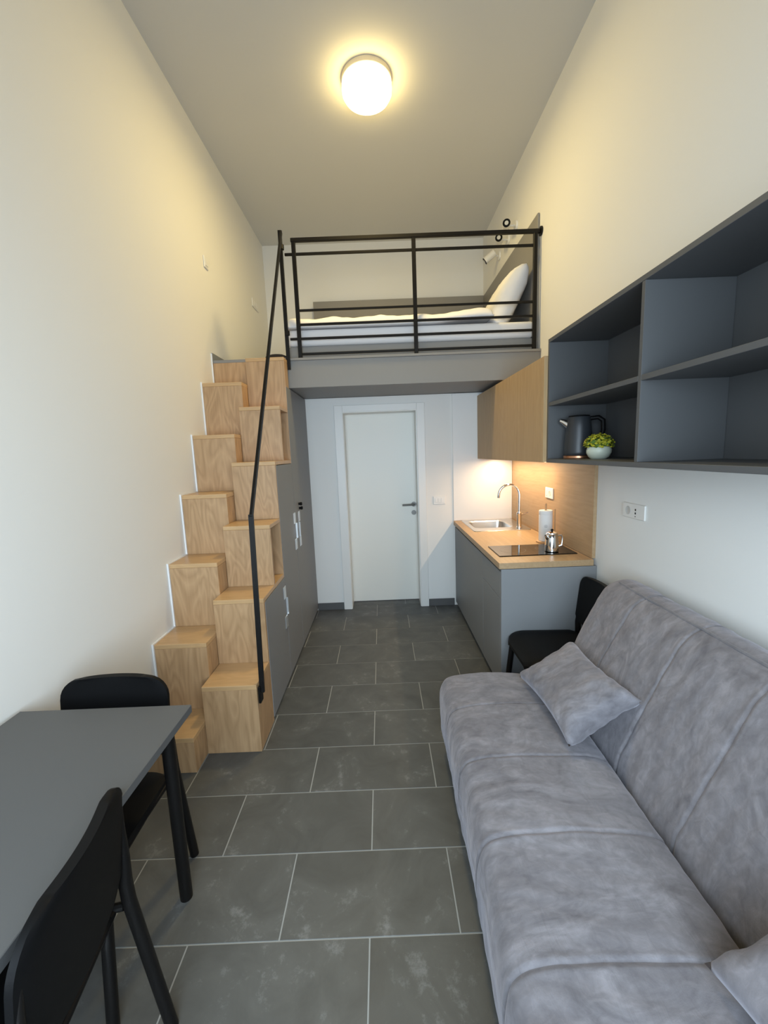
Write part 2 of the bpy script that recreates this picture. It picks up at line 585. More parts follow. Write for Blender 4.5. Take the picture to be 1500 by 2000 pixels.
# ---- door
d1 = thing('door_1', 'white flush door with steel lever handle', 'door', (0, LEAF_Y, 0))
d1['kind'] = 'structure'
leaf = obj('leaf', B(DOOR_X0 + 0.004, DOOR_X1 - 0.004, LEAF_Y, LEAF_Y + 0.04, 0.006, DOOR_TOP - 0.006, 0.002), DOORW, d1)
jm = bmesh.new()
box(jm, DOOR_X0 - 0.0, DOOR_X0 + 0.012, YB - 0.004, LEAF_Y - 0.002, 0.001, DOOR_TOP)
box(jm, DOOR_X1 - 0.012, DOOR_X1, YB - 0.004, LEAF_Y - 0.002, 0.001, DOOR_TOP)
box(jm, DOOR_X0 + 0.012, DOOR_X1 - 0.012, YB - 0.004, LEAF_Y - 0.002, DOOR_TOP - 0.012, DOOR_TOP)
obj('jamb', jm, CASE, d1)
for nm, a in (('casing', (-0.437, DOOR_X0 + 0.008, 0.001, DOOR_TOP + 0.058)), ('casing', (DOOR_X1 - 0.004, 0.437, 0.001, DOOR_TOP + 0.058)),
              ('casing', (DOOR_X0 + 0.0085, DOOR_X1 - 0.0045, DOOR_TOP - 0.006, DOOR_TOP + 0.058))):
    obj(nm, B(a[0], a[1], YB - 0.016, YB - 0.0045, a[2], a[3], 0.002), CASE, d1)
hz, hx = 1.043, 0.325
hb = bmesh.new()
lathe(hb, [(0.026, -0.009), (0.026, 0.0)], (hx, LEAF_Y, hz), 24, 'y')
tube(hb, [(hx, LEAF_Y - 0.009, hz), (hx, LEAF_Y - 0.045, hz), (hx - 0.012, LEAF_Y - 0.052, hz), (hx - 0.122, LEAF_Y - 0.052, hz - 0.002)], 0.0095, 12)
obj('handle', hb, STEEL_D, leaf, smooth='auto', label='satin steel lever handle')
kb = bmesh.new()
lathe(kb, [(0.025, -0.008), (0.025, 0.0)], (hx - 0.002, LEAF_Y, hz - 0.088), 24, 'y')
obj('keyhole_rosette', kb, STEEL_D, leaf, smooth='auto')

# ================================================================== LOFT
YL = 3.43
ZP = 2.36      # top of the loft floor
loft = thing('loft_platform', 'grey laminate loft platform carrying the bed over the doorway', 'loft', (0, YL, 2.13))
obj('fascia', B(-0.722, XR - 0.002, YL + 0.003, YL + 0.022, 2.131, ZP - 0.0185, 0.001), GREY_L, loft)
obj('soffit', B(-0.722, XR - 0.002, YL + 0.0225, YU - 0.002, 2.131, 2.15), GREY_L, loft)
obj('deck', B(-0.722, XR - 0.002, YL - 0.006, YU - 0.002, ZP - 0.018, ZP, 0.001), GREY_L, loft)
obj('landing', B(XL + 0.002, -0.7225, 3.40, YU - 0.002, ZP - 0.022, ZP, 0.001), GREY_L, loft)
obj('landing_skirting', B(XL + 0.002, XL + 0.014, 3.395, YU - 0.002, ZP + 0.0005, ZP + 0.055), GREY, loft)

# ---- bed
bed = thing('loft_bed', 'wide bed with grey headboard on the loft', 'bed', (0.28, 4.3, ZP))
BX0, BX1, BY0, BY1 = -0.725, 1.285, 3.51, 5.15
obj('bed_base', B(BX0 + 0.01, BX1, BY0 + 0.015, BY1, ZP + 0.001, 2.472, 0.012, 2), MATT, bed)
obj('mattress', B(BX0, BX1, BY0, BY1, 2.473, 2.60, 0.03, 3), LINEN, bed, smooth='auto')
obj('headboard', B(1.292, XR - 0.003, 3.488, 5.20, ZP + 0.001, 3.385, 0.002), GREY_L, bed)
obj('side_board', B(-0.73, 1.291, 5.185, 5.20, ZP + 0.001, 3.385, 0.002), GREY_L, bed)

def cloth_slab(x0, x1, y0, y1, zf, thick, nx, ny, seed, amp, drop):
    """soft quilt: a closed slab whose top rolls over its edges; zf(x, y) gives the top height"""
    bm = bmesh.new()
    top, bot = [], []
    for i in range(nx + 1):
        u = i / nx
        rt, rb = [], []
        for j in range(ny + 1):
            v = j / ny
            x = x0 + (x1 - x0) * u
            y = y0 + (y1 - y0) * v
            e = min(u * (x1 - x0), (1 - u) * (x1 - x0), v * (y1 - y0), (1 - v) * (y1 - y0))
            k = min(1, e / 0.07)
            rnd = math.sqrt(max(0.0, 1 - (1 - k) ** 2))
            w = noise.noise(Vector((x * 5 + seed, y * 4, 0))) * amp + noise.noise(Vector((x * 13, y * 2.2 + x * 3, seed))) * amp * 0.7
            z = zf(x, y) + w
            zb = zf(x, y) - thick
            rt.append(bm.verts.new((x, y, zb + 0.006 + (z - zb - 0.006) * rnd)))
            rb.append(bm.verts.new((x, y, zb)))
        top.append(rt)
        bot.append(rb)
    for i in range(nx):
        for j in range(ny):
            bm.faces.new((top[i][j], top[i + 1][j], top[i + 1][j + 1], top[i][j + 1]))
            bm.faces.new((bot[i][j], bot[i][j + 1], bot[i + 1][j + 1], bot[i + 1][j]))
    for i in range(nx):
        bm.faces.new((top[i][0], bot[i][0], bot[i + 1][0], top[i + 1][0]))
        bm.faces.new((top[i][ny], top[i + 1][ny], bot[i + 1][ny], bot[i][ny]))
    for j in range(ny):
        bm.faces.new((top[0][j], top[0][j + 1], bot[0][j + 1], bot[0][j]))
        bm.faces.new((top[nx][j], bot[nx][j], bot[nx][j + 1], top[nx][j + 1]))
    return bm

def quilt_z(x, y):
    s = max(0.0, min(1.0, (x - 0.45) / 0.4))
    return 2.683 + 0.035 * s * s * (3 - 2 * s) + 0.03 * max(0, min(1, (y - 3.5) / 0.4))
qb = cloth_slab(-0.735, 0.95, 3.475, 5.10, quilt_z, 0.078, 110, 70, 3.3, 0.014, 0)
tag(obj('duvet', qb, LINEN, smooth=True), 'white duvet spread over the loft bed', 'duvet')

def cushion(name, w, h, t, mat, label, cat, M, seed=0.0, n=26, group=None, crease=0.006, pinch=0.10):
    bm = bmesh.new()
    sides = []
    for s in (1, -1):
        g = []
        for i in range(n + 1):
            r = []
            for j in range(n + 1):
                a, b_ = -1 + 2 * i / n, -1 + 2 * j / n
                x = a * (1 - pinch * (1 - b_ * b_) * a * a) * w / 2
                y = b_ * (1 - pinch * (1 - a * a) * b_ * b_) * h / 2
                prof = (max(0, 1 - a ** 4) * max(0, 1 - b_ ** 4)) ** 0.45
                z = s * t / 2 * prof
                rim = max(abs(a), abs(b_))
                wr = noise.noise(Vector((x * 22 + seed, y * 22, s * 3 + seed))) * crease * (0.3 + rim) * (1 if rim < 1 else 0)
                z += wr
                r.append((x, y, z))
            g.append(r)
        sides.append(g)
    top = [[bm.verts.new(M @ Vector(p)) for p in r] for r in sides[0]]
    bot = [[top[i][j] if i in (0, n) or j in (0, n) else bm.verts.new(M @ Vector(sides[1][i][j])) for j in range(n + 1)] for i in range(n + 1)]
    for i in range(n):
        for j in range(n):
            bm.faces.new((top[i][j], top[i + 1][j], top[i + 1][j + 1], top[i][j + 1]))
            bm.faces.new((bot[i][j], bot[i][j + 1], bot[i + 1][j + 1], bot[i + 1][j]))
    o = obj(name, bm, mat, smooth=True)
    return tag(o, label, cat, group)

def basis(ax, ay, origin):
    ax, ay = Vector(ax).normalized(), Vector(ay)
    az = ax.cross(ay).normalized()
    ay = az.cross(ax).normalized()
    M = Matrix.Identity(4)
    for i in range(3):
        M[i][0], M[i][1], M[i][2], M[i][3] = ax[i], ay[i], az[i], origin[i]
    return M

cushion('pillow', 0.76, 0.54, 0.21, LINEN, 'white pillow leaning on the grey headboard of the loft bed', 'pillow',
        basis((0, 1, 0), (0.46, 0, 0.89), (1.115, 3.92, 2.82)), 2.0)

# ---- railing
rail = thing('loft_railing', 'black steel railing along the front of the loft', 'railing', (0.3, YL + 0.025, ZP))
YR = YL + 0.022
for px in (-0.612, 0.317, 1.262):
    obj('post', B(px - 0.0155, px + 0.0155, YR - 0.011, YR + 0.011, ZP + 0.001, 3.243, 0.003), BLACK_M, rail)
obj('top_rail', B(-0.632, XR - 0.012, YR - 0.013, YR + 0.013, 3.221, 3.250, 0.003), BLACK_M, rail)
for z, h in ((3.135, 0.010), (2.722, 0.009), (2.616, 0.009), (2.51, 0.009), (2.393, 0.009)):
    xa = -0.684 if z in (3.135, 2.51) else -0.60
    obj('rail', B(xa, 1.255, YR - 0.007, YR + 0.007, z - h, z + h, 0.002), BLACK_M, rail)
wfb = bmesh.new()
lathe(wfb, [(0.034, -0.010), (0.034, 0.0)], (XR - 0.002, YR, 3.235), 24, 'x')
obj('wall_flange', wfb, BLACK_M, rail, smooth='auto')

# ---- stair handrail
hr = thing('stair_handrail', 'thin black steel handrail bent along the paddle staircase', 'handrail', (-0.688, 2.08, 0.39))
HX = -0.690
obj('lower_rail', tube(bmesh.new(), [(HX, 2.072, 0.335), (HX, 2.134, 1.295)], 0, rect=(0.0075, 0.0125)), BLACK_M, hr)
obj('sloping_rail', tube(bmesh.new(), [(HX, 2.134, 1.28), (HX, 3.405, 3.275)], 0, rect=(0.0075, 0.0125)), BLACK_M, hr)
obj('end_post', tube(bmesh.new(), [(-0.702, 3.41, 3.285), (-0.702, 3.41, 2.27)], 0, rect=(0.013, 0.013)), BLACK_M, hr)
obj('foot_plate', B(-0.7065, -0.694, 2.052, 2.098, 0.28, 0.372, 0.002), BLACK_M, hr)
for z in (3.17, 2.545):
    cb = bmesh.new()
    lathe(cb, [(0.02, -0.016), (0.02, 0.016)], (-0.697, 3.41, z), 16, 'z')
    obj('clamp', cb, BLACK_M, hr, smooth='auto')

# ================================================================== STAIRCASE
stair = thing('paddle_staircase', 'light wood alternating tread staircase of stacked boxes along the white wall', 'staircase', (-1.0, 2.6, 0))
SXL0, SXL1, SXR0, SXR1 = XL + 0.011, -1.006, -1.004, -0.711
GO, RI, TT = 0.2475, 0.39, 0.026
LF = [(1.912 + GO * i, 0.195 + RI * i) for i in range(6)]
RF = [(2.046 + GO * i, RI * (i + 1)) for i in range(6)]
def step(x0, x1, y, z, zlow, ydeep, side):
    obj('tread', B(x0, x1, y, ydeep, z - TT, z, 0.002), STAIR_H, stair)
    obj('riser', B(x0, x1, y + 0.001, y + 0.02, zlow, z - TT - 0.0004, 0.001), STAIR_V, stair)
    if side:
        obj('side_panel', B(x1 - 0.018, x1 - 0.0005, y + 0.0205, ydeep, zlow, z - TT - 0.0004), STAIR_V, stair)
for i, (y, z) in enumerate(LF):
    zl = 0.001 if i == 0 else LF[i - 1][1] + 0.0004
    step(SXL0, SXL1, y, z, zl, y + GO + 0.02 if i < 5 else 3.398, True)
for i, (y, z) in enumerate(RF):
    zl = 0.001 if i == 0 else RF[i - 1][1] + 0.0004
    deep = y + GO + 0.02 if i < 5 else 3.395
    step(SXR0, SXR1, y, z, zl, deep, i in (0, 5))
    if i in (2, 4):       # open niche in the stair side
        zt = z - TT - 0.0005
        zb = zl
        obj('niche_floor', B(SXR0 + 0.006, SXR1, y + 0.0205, deep, zb - 0.0265, zb - 0.0005), STAIR_H, stair)
        obj('niche_back', B(SXR0 + 0.004, SXR0 + 0.012, y + 0.021, deep - 0.019, zb, zt), STAIR_V, stair)
        obj('niche_cheek', B(SXR0 + 0.0125, SXR1, deep - 0.0185, deep, zb, zt), STAIR_V, stair)
    if i in (1, 3):       # narrow wood edge before the cupboard door
        obj('side_edge', B(SXR1 - 0.02, SXR1 - 0.0005, y + 0.0205, y + 0.036, zl, z - TT - 0.0005), STAIR_V, stair)
obj('riser', B(SXL0, SXL1, 3.399, 3.412, LF[5][1] + 0.0005, 2.337), STAIR_V, stair)
# white stepped wall trim
tb = bmesh.new()
for i, (y, z) in enumerate(LF):
    zl = 0.001 if i == 0 else LF[i - 1][1] - 0.03
    box(tb, XL + 0.001, XL + 0.0105, y - 0.006, y + 0.05, zl, z + 0.006)
    box(tb, XL + 0.001, XL + 0.0105, y + 0.05, y + GO - 0.006, z - 0.03, z + 0.006)
box(tb, XL + 0.001, XL + 0.0105, 3.388, 3.394, LF[5][1] - 0.02, ZP + 0.05)
obj('edge_trim', tb, TRIMW, stair, label='white stepped edge trim along the wall')

# ---- wardrobe under the stairs
wr = thing('understair_wardrobe', 'grey door wardrobe built under the staircase and loft', 'wardrobe', (-0.85, 3.2, 0))
WX = -0.709
bb = bmesh.new()
box(bb, -0.985, WX - 0.0208, 2.335, 2.7995, 0.02, 0.745)
box(bb, -0.985, WX - 0.0208, 2.80, 3.30, 0.031, 1.525)
box(bb, XL + 0.02, WX - 0.0208, 3.43, YB - 0.003, 0.02, 2.118)
obj('carcass', bb, CARC, wr)
obj('plinth', B(WX - 0.04, WX - 0.0205, 2.33, YB - 0.003, 0.001, 0.03), BLACK_G, wr)
doors = [(2.316, 2.797, 0.022, RF[1][1] - TT - 0.004), (2.803, 3.283, 0.022, RF[3][1] - TT - 0.004), (3.290, YB - 0.004, 0.022, 2.122)]
dobj = []
for (a, b_, z0, z1) in doors:
    dobj.append(obj('door', B(WX - 0.02, WX, a, b_, z0, z1, 0.001), GREY, wr))
def pull(parent, y, zc, s):
    """bow handle: two flat plates on the door and a thin grip lip"""
    for dz in (0.105, -0.105):
        obj('handle_plate', B(WX + 0.0005, WX + 0.006, y - 0.03, y + 0.03, zc + dz - 0.043, zc + dz + 0.043, 0.0015), ALU, parent)
    obj('handle_grip', B(WX + 0.0005, WX + 0.016, y + s * 0.03 - 0.003, y + s * 0.03 + 0.003, zc - 0.0615, zc + 0.0615, 0.001), ALU, parent)
pull(dobj[0], 2.765, 0.547, 1)
pull(dobj[1], 3.250, 0.995, 1)
pull(dobj[2], 3.425, 0.985, -1)
for y, z in ((3.455, 1.190), (3.472, 1.152)):
    kb = bmesh.new()
    lathe(kb, [(0.011, 0.0005), (0.011, 0.012), (0.014, 0.014), (0.014, 0.026), (0.01, 0.03)], (WX, y, z), 16, 'x')
    obj('lock_knob', kb, BLACK_P, dobj[2], smooth='auto')

# dark bundle at the top of the stairs
mb = bmesh.new()
prof = []
for k in range(13):
    t = math.pi * k / 12
    prof.append((-0.82 - 0.105 * math.cos(t), ZP + 0.002 + 0.052 * math.sin(t) ** 0.7))
prism(mb, prof, 'y', 3.50, 3.72)
bmesh.ops.bevel(mb, geom=[e for e in mb.edges], offset=0.008, segments=2, affect='EDGES')
tag(obj('bundle', mb, DARKB, smooth='auto'), 'dark rounded bundle lying on the landing behind the handrail', 'bundle')

# ================================================================== KITCHEN
KX, KY0, KY1, KZ = 0.703, 2.466, YB - 0.018, 0.885
FX = 0.716
ZB0, ZB1 = 0.06, 0.845
def base_unit(name, label, y0, y1, fronts):
    t = thing(name, label, 'cabinet', ((FX + XR) / 2, (y0 + y1) / 2, 0))
    bm = bmesh.new()
    box(bm, FX + 0.02, XR - 0.004, y0 + 0.002, y1 - 0.002, ZB0, 0.66)
    box(bm, FX + 0.03, FX + 0.05, y0 + 0.002, y1 - 0.002, 0.66, ZB1)
    obj('carcass', bm, GREY, t)
    obj('plinth', B(FX + 0.05, FX + 0.066, y0 + 0.002, y1 - 0.002, 0.001, ZB0 - 0.0005), BLACK_G, t)
    for nm, za, zb in fronts:
        obj(nm, B(FX, FX + 0.0195, y0 + 0.0015, y1 - 0.0015, za, zb, 0.001), GREY, t)
    return t
base_unit('sink_cabinet', 'grey handleless base cabinet under the sink', 2.932, KY1, [('door', 0.045, 0.823)])
dc = base_unit('drawer_cabinet', 'grey handleless base cabinet with a drawer under the hob', KY0 + 0.021, 2.930, [('door', 0.045, 0.648), ('drawer', 0.652, 0.823)])
obj('end_panel', B(FX, XR - 0.003, KY0 + 0.001, KY0 + 0.0205, 0.001, ZB1 - 0.0005, 0.001), GREY, dc)
# worktop with a sink cut-out
SX0, SX1, SY0, SY1 = 0.775, 1.272, 3.47, 4.06
HX0, HX1, HY0, HY1 = 0.815, 1.165, 3.61, 3.99
wt = bmesh.new()
WX1 = XR - 0.024
box(wt, KX, WX1, KY0, HY0, KZ - 0.037, KZ)
box(wt, KX, WX1, HY1, KY1, KZ - 0.037, KZ)
box(wt, KX, HX0, HY0, HY1, KZ - 0.037, KZ)
box(wt, HX1, WX1, HY0, HY1, KZ - 0.037, KZ)
bmesh.ops.remove_doubles(wt, verts=wt.verts[:], dist=0.0001)
tag(obj('worktop', wt, OAK_H), 'oak laminate kitchen worktop with sink and hob', 'worktop')
tag(obj('backsplash', B(XR - 0.022, XR - 0.001, 2.492, KY1, KZ + 0.0005, 1.494, 0.001), OAK_H), 'oak laminate backsplash board on the wall above the worktop', 'backsplash')
tag(obj('wall_panel', B(KX + 0.003, XR - 0.0225, YB - 0.016, YB - 0.001, KZ + 0.001, 2.124, 0.001), PANELW), 'white laminate panel on the back wall beside the sink', 'panel')

# sink
sk = thing('kitchen_sink', 'small stainless steel inset sink with rounded bowl', 'sink', ((SX0 + SX1) / 2, (SY0 + SY1) / 2, KZ))
def rrect(x0, x1, y0, y1, r, n=6):
    out = []
    for cx, cy, a in ((x1 - r, y1 - r, 0), (x0 + r, y1 - r, 90), (x0 + r, y0 + r, 180), (x1 - r, y0 + r, 270)):
        for k in range(n + 1):
            t = math.radians(a + 90 * k / n)
            out.append((cx + r * math.cos(t), cy + r * math.sin(t)))
    return out
sb = bmesh.new()
bx0, bx1, by0, by1 = 0.826, 1.154, 3.622, 3.978
loops = []
for (x0, x1, y0, y1, r, z) in ((SX0, SX1, SY0, SY1, 0.03, KZ + 0.0006), (SX0 + 0.003, SX1 - 0.003, SY0 + 0.003, SY1 - 0.003, 0.03, KZ + 0.006),
                               (SX0 + 0.014, SX1 - 0.014, SY0 + 0.014, SY1 - 0.014, 0.025, KZ + 0.006),
                               (bx0 - 0.008, bx1 + 0.008, by0 - 0.008, by1 + 0.008, 0.055, KZ + 0.004), (bx0, bx1, by0, by1, 0.05, KZ - 0.004),
                               (bx0 + 0.012, bx1 - 0.012, by0 + 0.012, by1 - 0.012, 0.05, KZ - 0.12), (bx0 + 0.04, bx1 - 0.04, by0 + 0.04, by1 - 0.04, 0.04, KZ - 0.14)):
    loops.append([sb.verts.new((p[0], p[1], z)) for p in rrect(x0, x1, y0, y1, r)])
for a, b_ in zip(loops, loops[1:]):
    n = len(a)
    for i in range(n):
        sb.faces.new((a[i], a[(i + 1) % n], b_[(i + 1) % n], b_[i]))
sb.faces.new(loops[-1])
obj('basin', sb, SINKST, sk, smooth='auto')
obj('drain', lathe(bmesh.new(), [(0.04, 0), (0.042, 0.003), (0.03, 0.004)], (0.99, 3.8, KZ - 0.1395), 24), STEEL, sk, smooth='auto')

# faucet
fx, fy = 1.185, 3.545
fc = thing('faucet', 'tall chrome gooseneck faucet beside the sink', 'faucet', (fx, fy, KZ + 0.0065))
obj('base', lathe(bmesh.new(), [(0.026, 0.0007), (0.026, 0.008), (0.02, 0.014), (0.0195, 0.10), (0.022, 0.105), (0.022, 0.135), (0.013, 0.145)], (fx, fy, KZ + 0.0062), 24), CHROME, fc, smooth='auto')
pts = [(fx, fy, KZ + 0.145), (fx, fy, KZ + 0.30)]
R0 = 0.087
for k in range(1, 15):
    t = math.pi * k / 14
    pts.append((fx - R0 + R0 * math.cos(t), fy + 0.02 * k / 14, KZ + 0.30 + R0 * math.sin(t)))
pts.append((fx - 2 * R0 - 0.002, fy + 0.022, KZ + 0.275))
obj('spout', tube(bmesh.new(), pts, 0.0105, 14), CHROME, fc, smooth='auto')
obj('lever', tube(bmesh.new(), [(fx + 0.018, fy, KZ + 0.125), (fx + 0.045, fy, KZ + 0.13), (fx + 0.075, fy - 0.004, KZ + 0.142)], [0.010, 0.008, 0.006], 12), CHROME, fc, smooth='auto')

# hob
hb = thing('hob', 'black glass built-in hob in the oak worktop', 'hob', (1.0, 2.76, KZ))
obj('glass_plate', B(0.748, 1.258, 2.617, 2.908, KZ + 0.0005, KZ + 0.006, 0.0015), HOBG, hb)
for cx, r in ((0.88, 0.085), (1.115, 0.075)):
    ring = bmesh.new()
    lathe(ring, [(r, KZ + 0.00625), (r + 0.0018, KZ + 0.00625)], (cx, 2.765, 0), 40, cap=False)
    obj('cooking_zone', ring, simple('hob_print', (0.12, 0.12, 0.12, 1), 0.5), hb)

# paper towel holder with its roll
ph = thing('paper_towel_holder', 'wooden paper towel holder with a white roll on the worktop', 'holder', (1.192, 2.985, KZ))
obj('base', lathe(bmesh.new(), [(0.068, 0.0006), (0.068, 0.012), (0.064, 0.014)], (1.195, 2.985, KZ), 28), RODW, ph, smooth='auto')
obj('rod', lathe(bmesh.new(), [(0.007, 0.014), (0.007, 0.285), (0.004, 0.29)], (1.192, 2.985, KZ), 12), RODW, ph, smooth='auto')
obj('tension_rod', lathe(bmesh.new(), [(0.0045, 0.014), (0.0045, 0.25)], (1.252, 2.965, KZ), 10), RODW, ph, smooth='auto')
pr = thing('paper_towel_roll', 'white paper towel roll with a small grey emblem', 'paper roll', (1.192, 2.985, KZ + 0.015))
rb = bmesh.new()
lathe(rb, [(0.012, 0.0155), (0.047, 0.0155), (0.048, 0.02), (0.048, 0.205), (0.0465, 0.209), (0.0478, 0.213), (0.0478, 0.236), (0.046, 0.24), (0.012, 0.24), (0.0115, 0.236), (0.0115, 0.02), (0.012, 0.0155)], (1.192, 2.985, KZ), 32, cap=False)
obj('roll', rb, PAPER, pr, smooth='auto')
em = bmesh.new()
ang = math.atan2(-2.985, -1.192) + 0.05
def on_roll(a, z, r=0.0484):
    return (1.192 + r * math.cos(ang + a / 0.048), 2.985 + r * math.sin(ang + a / 0.048), KZ + z)
def band(f0, f1, n=18):
    v0 = [em.verts.new(on_roll(*f0(k / n))) for k in range(n + 1)]
    v1 = [em.verts.new(on_roll(*f1(k / n))) for k in range(n + 1)]
    for k in range(n):
        em.faces.new((v0[k], v0[k + 1], v1[k + 1], v1[k]))
ez = 0.128
band(lambda t: (0.011 * math.cos(6.2832 * t), ez + 0.011 * math.sin(6.2832 * t)), lambda t: (0.0095 * math.cos(6.2832 * t), ez + 0.0095 * math.sin(6.2832 * t)))
band(lambda t: (-0.006 + 0.012 * t, ez + 0.002), lambda t: (-0.006 + 0.012 * t, ez + 0.005 - 0.003 * abs(2 * t - 1)), 6)
band(lambda t: (-0.005 + 0.010 * t, ez - 0.005), lambda t: (-0.005 + 0.010 * t, ez - 0.002), 4)
obj('emblem', em, INK, pr)

# steel coffee pot on the hob
cpx, cpy, cpz = 1.118, 2.69, KZ + 0.0066
cp = thing('coffee_pot', 'small polished steel pot standing on the black hob', 'pot', (cpx, cpy, cpz))
obj('body', lathe(bmesh.new(), [(0.036, 0.0005), (0.044, 0.004), (0.0445, 0.012), (0.043, 0.05), (0.039, 0.095), (0.0375, 0.112), (0.039, 0.118), (0.036, 0.12)], (cpx, cpy, cpz), 32), CHROME, cp, smooth='auto')
obj('lid', lathe(bmesh.new(), [(0.037, 0.1205), (0.036, 0.127), (0.02, 0.134), (0.006, 0.136)], (cpx, cpy, cpz), 28), CHROME, cp, smooth='auto')
obj('lid_knob', lathe(bmesh.new(), [(0.005, 0.1365), (0.009, 0.142), (0.009, 0.148), (0.004, 0.152)], (cpx, cpy, cpz), 16), BLACK_P, cp, smooth='auto')
sp = bmesh.new()
tube(sp, [(cpx - 0.032, cpy - 0.01, cpz + 0.09), (cpx - 0.050, cpy - 0.016, cpz + 0.114)], [0.013, 0.006], 10)
obj('spout', sp, CHROME, cp, smooth='auto')
obj('handle', tube(bmesh.new(), [(cpx + 0.035, cpy, cpz + 0.105), (cpx + 0.062, cpy, cpz + 0.108), (cpx + 0.07, cpy, cpz + 0.09), (cpx + 0.066, cpy, cpz + 0.04), (cpx + 0.042, cpy, cpz + 0.03)], 0.0055, 10), STEEL, cp, smooth='auto')

# wall cabinet
UX, UY0, UY1, UZ0, UZ1 = 0.948, 2.432, YB - 0.017, 1.496, 2.095
uc = thing('wall_cabinet', 'oak laminate wall cabinet above the sink', 'wall cabinet', (1.13, 3.25, UZ0))
obj('carcass', B(UX + 0.02, XR - 0.003, UY0 + 0.02, UY1, UZ0, UZ1), OAK_V, uc)
obj('end_panel', B(UX, XR - 0.003, UY0, UY0 + 0.0195, UZ0, UZ1, 0.001), OAK_V, uc)
for a, b_ in ((UY0 + 0.021, 3.548), (3.551, UY1)):
    obj('door', B(UX, UX + 0.0195, a, b_, UZ0 - 0.001, UZ1, 0.001), OAK_V, uc)
t = thing('cabinet_light_bar', 'slim warm light bar under the oak wall cabinet', 'light', (1.12, 3.5, UZ0))
LB0, LB1 = 2.80, 4.03
obj('housing', B(1.10, 1.14, LB0, LB1, UZ0 - 0.012, UZ0 - 0.0015, 0.001), ALU, t)
obj('diffuser', B(1.108, 1.132, LB0 + 0.01, LB1 - 0.01, UZ0 - 0.0145, UZ0 - 0.0123), SPOTE, t)
area_light('light_bar_beam', (1.12, (LB0 + LB1) / 2 + 0.1, UZ0 - 0.016), (0, 0, -1), 0.02, LB1 - LB0 - 0.25, SPOT_POWER, (1.0, 0.72, 0.44))

# sockets and switches
def plate(name, label, cat, axis, c, w, h, inner, group=None):
    """axis 'x-' faces -x, 'x+' faces +x, 'y-' faces -y; inner: list of (du, dv, w, h, kind)"""
    t = thing(name, label, cat, c, group=group)
    def slab(u0, u1, v0, v1, d0, d1, bev):
        if axis == 'x-':
            return B(c[0] - d1, c[0] - d0, c[1] + u0, c[1] + u1, c[2] + v0, c[2] + v1, bev)
        if axis == 'x+':
            return B(c[0] + d0, c[0] + d1, c[1] + u0, c[1] + u1, c[2] + v0, c[2] + v1, bev)
        return B(c[0] + u0, c[0] + u1, c[1] - d1, c[1] - d0, c[2] + v0, c[2] + v1, bev)
    obj('cover_plate', slab(-w / 2, w / 2, -h / 2, h / 2, 0.0008, 0.010, 0.003), PLASTIC, t)
    for (du, dv, iw, ih, kind) in inner:
        if kind == 'rocker':
            obj('rocker', slab(du - iw / 2, du + iw / 2, dv - ih / 2, dv + ih / 2, 0.0102, 0.0135, 0.0015), PLASTIC, t)
        elif kind == 'hole':
            obj('pin_hole', slab(du - iw / 2, du + iw / 2, dv - ih / 2, dv + ih / 2, 0.0102, 0.0112, 0), BLACK_P, t)
        else:
            rb = bmesh.new()
            prof = [(iw / 2, 0.0103), (iw / 2 - 0.002, 0.0115), (iw / 2 - 0.004, 0.0106)]
            sg = {'x-': -1, 'x+': 1, 'y-': -1}[axis]
            cc = Vector(c) + (Vector((0, du, dv)) if axis[0] == 'x' else Vector((du, 0, dv)))
            lathe(rb, [(r, sg * h_) for r, h_ in prof], cc, 20, axis[0])
            obj('socket_well', rb, PLASTIC_D, t, smooth='auto')
    return t
plate('double_socket', 'white double wall socket below the grey shelf above the sofa', 'socket', 'x-', (XR, 2.115, 1.236), 0.19, 0.078,
      [(0.045, 0, 0.046, 0.046, 'well'), (-0.02, 0.009, 0.008, 0.010, 'hole'), (-0.02, -0.009, 0.008, 0.010, 'hole'), (-0.02, -0.026, 0.006, 0.004, 'hole')])
plate('kitchen_socket', 'white square socket on the oak backsplash', 'socket', 'x-', (XR - 0.022, 3.15, 1.232), 0.14, 0.082,
      [(-0.015, 0, 0.042, 0.042, 'well'), (0.042, 0, 0.016, 0.05, 'rocker')])
plate('light_switch', 'white triple light switch beside the door', 'switch', 'y-', (0.566, YB, 1.098), 0.12, 0.082,
      [(-0.03, 0, 0.027, 0.045, 'rocker'), (0, 0, 0.027, 0.045, 'rocker'), (0.03, 0, 0.027, 0.045, 'rocker')])
plate('wall_switch', 'white single wall switch above the staircase', 'switch', 'x+', (XL, 3.455, 3.10), 0.075, 0.085, [(0, 0, 0.045, 0.05, 'rocker')])
plate('wall_socket', 'white wall socket on the left wall beside the loft bed', 'socket', 'x+', (XL, 4.765, 3.228), 0.22, 0.085,
      [(-0.04, 0, 0.045, 0.05, 'rocker'), (0.04, 0, 0.045, 0.05, 'rocker')])

# ================================================================== OPEN WALL SHELF
SH0, SHY1, SHZ0, SHZ1 = 0.968, 2.428, 1.494, 2.182
SHY0 = 0.70
P = 0.02
sh = thing('open_wall_shelf', 'dark grey open wall shelf with four visible compartments above the sofa', 'shelf', (1.14, 1.56, SHZ0))
XB = XR - 0.002
obj('bottom_panel', B(SH0, XB, SHY0, SHY1, SHZ0, SHZ0 + P, 0.001), GREY_D, sh)
obj('top_panel', B(SH0, XB, SHY0, SHY1, SHZ1 - P, SHZ1, 0.001), GREY_D, sh)
obj('side_panel', B(SH0, XB, SHY1 - P, SHY1, SHZ0 + P + 0.0003, SHZ1 - P - 0.0003, 0.001), GREY_D, sh)
obj('side_panel', B(SH0, XB, SHY0, SHY0 + P, SHZ0 + P + 0.0003, SHZ1 - P - 0.0003, 0.001), GREY_D, sh)
DV = 1.566
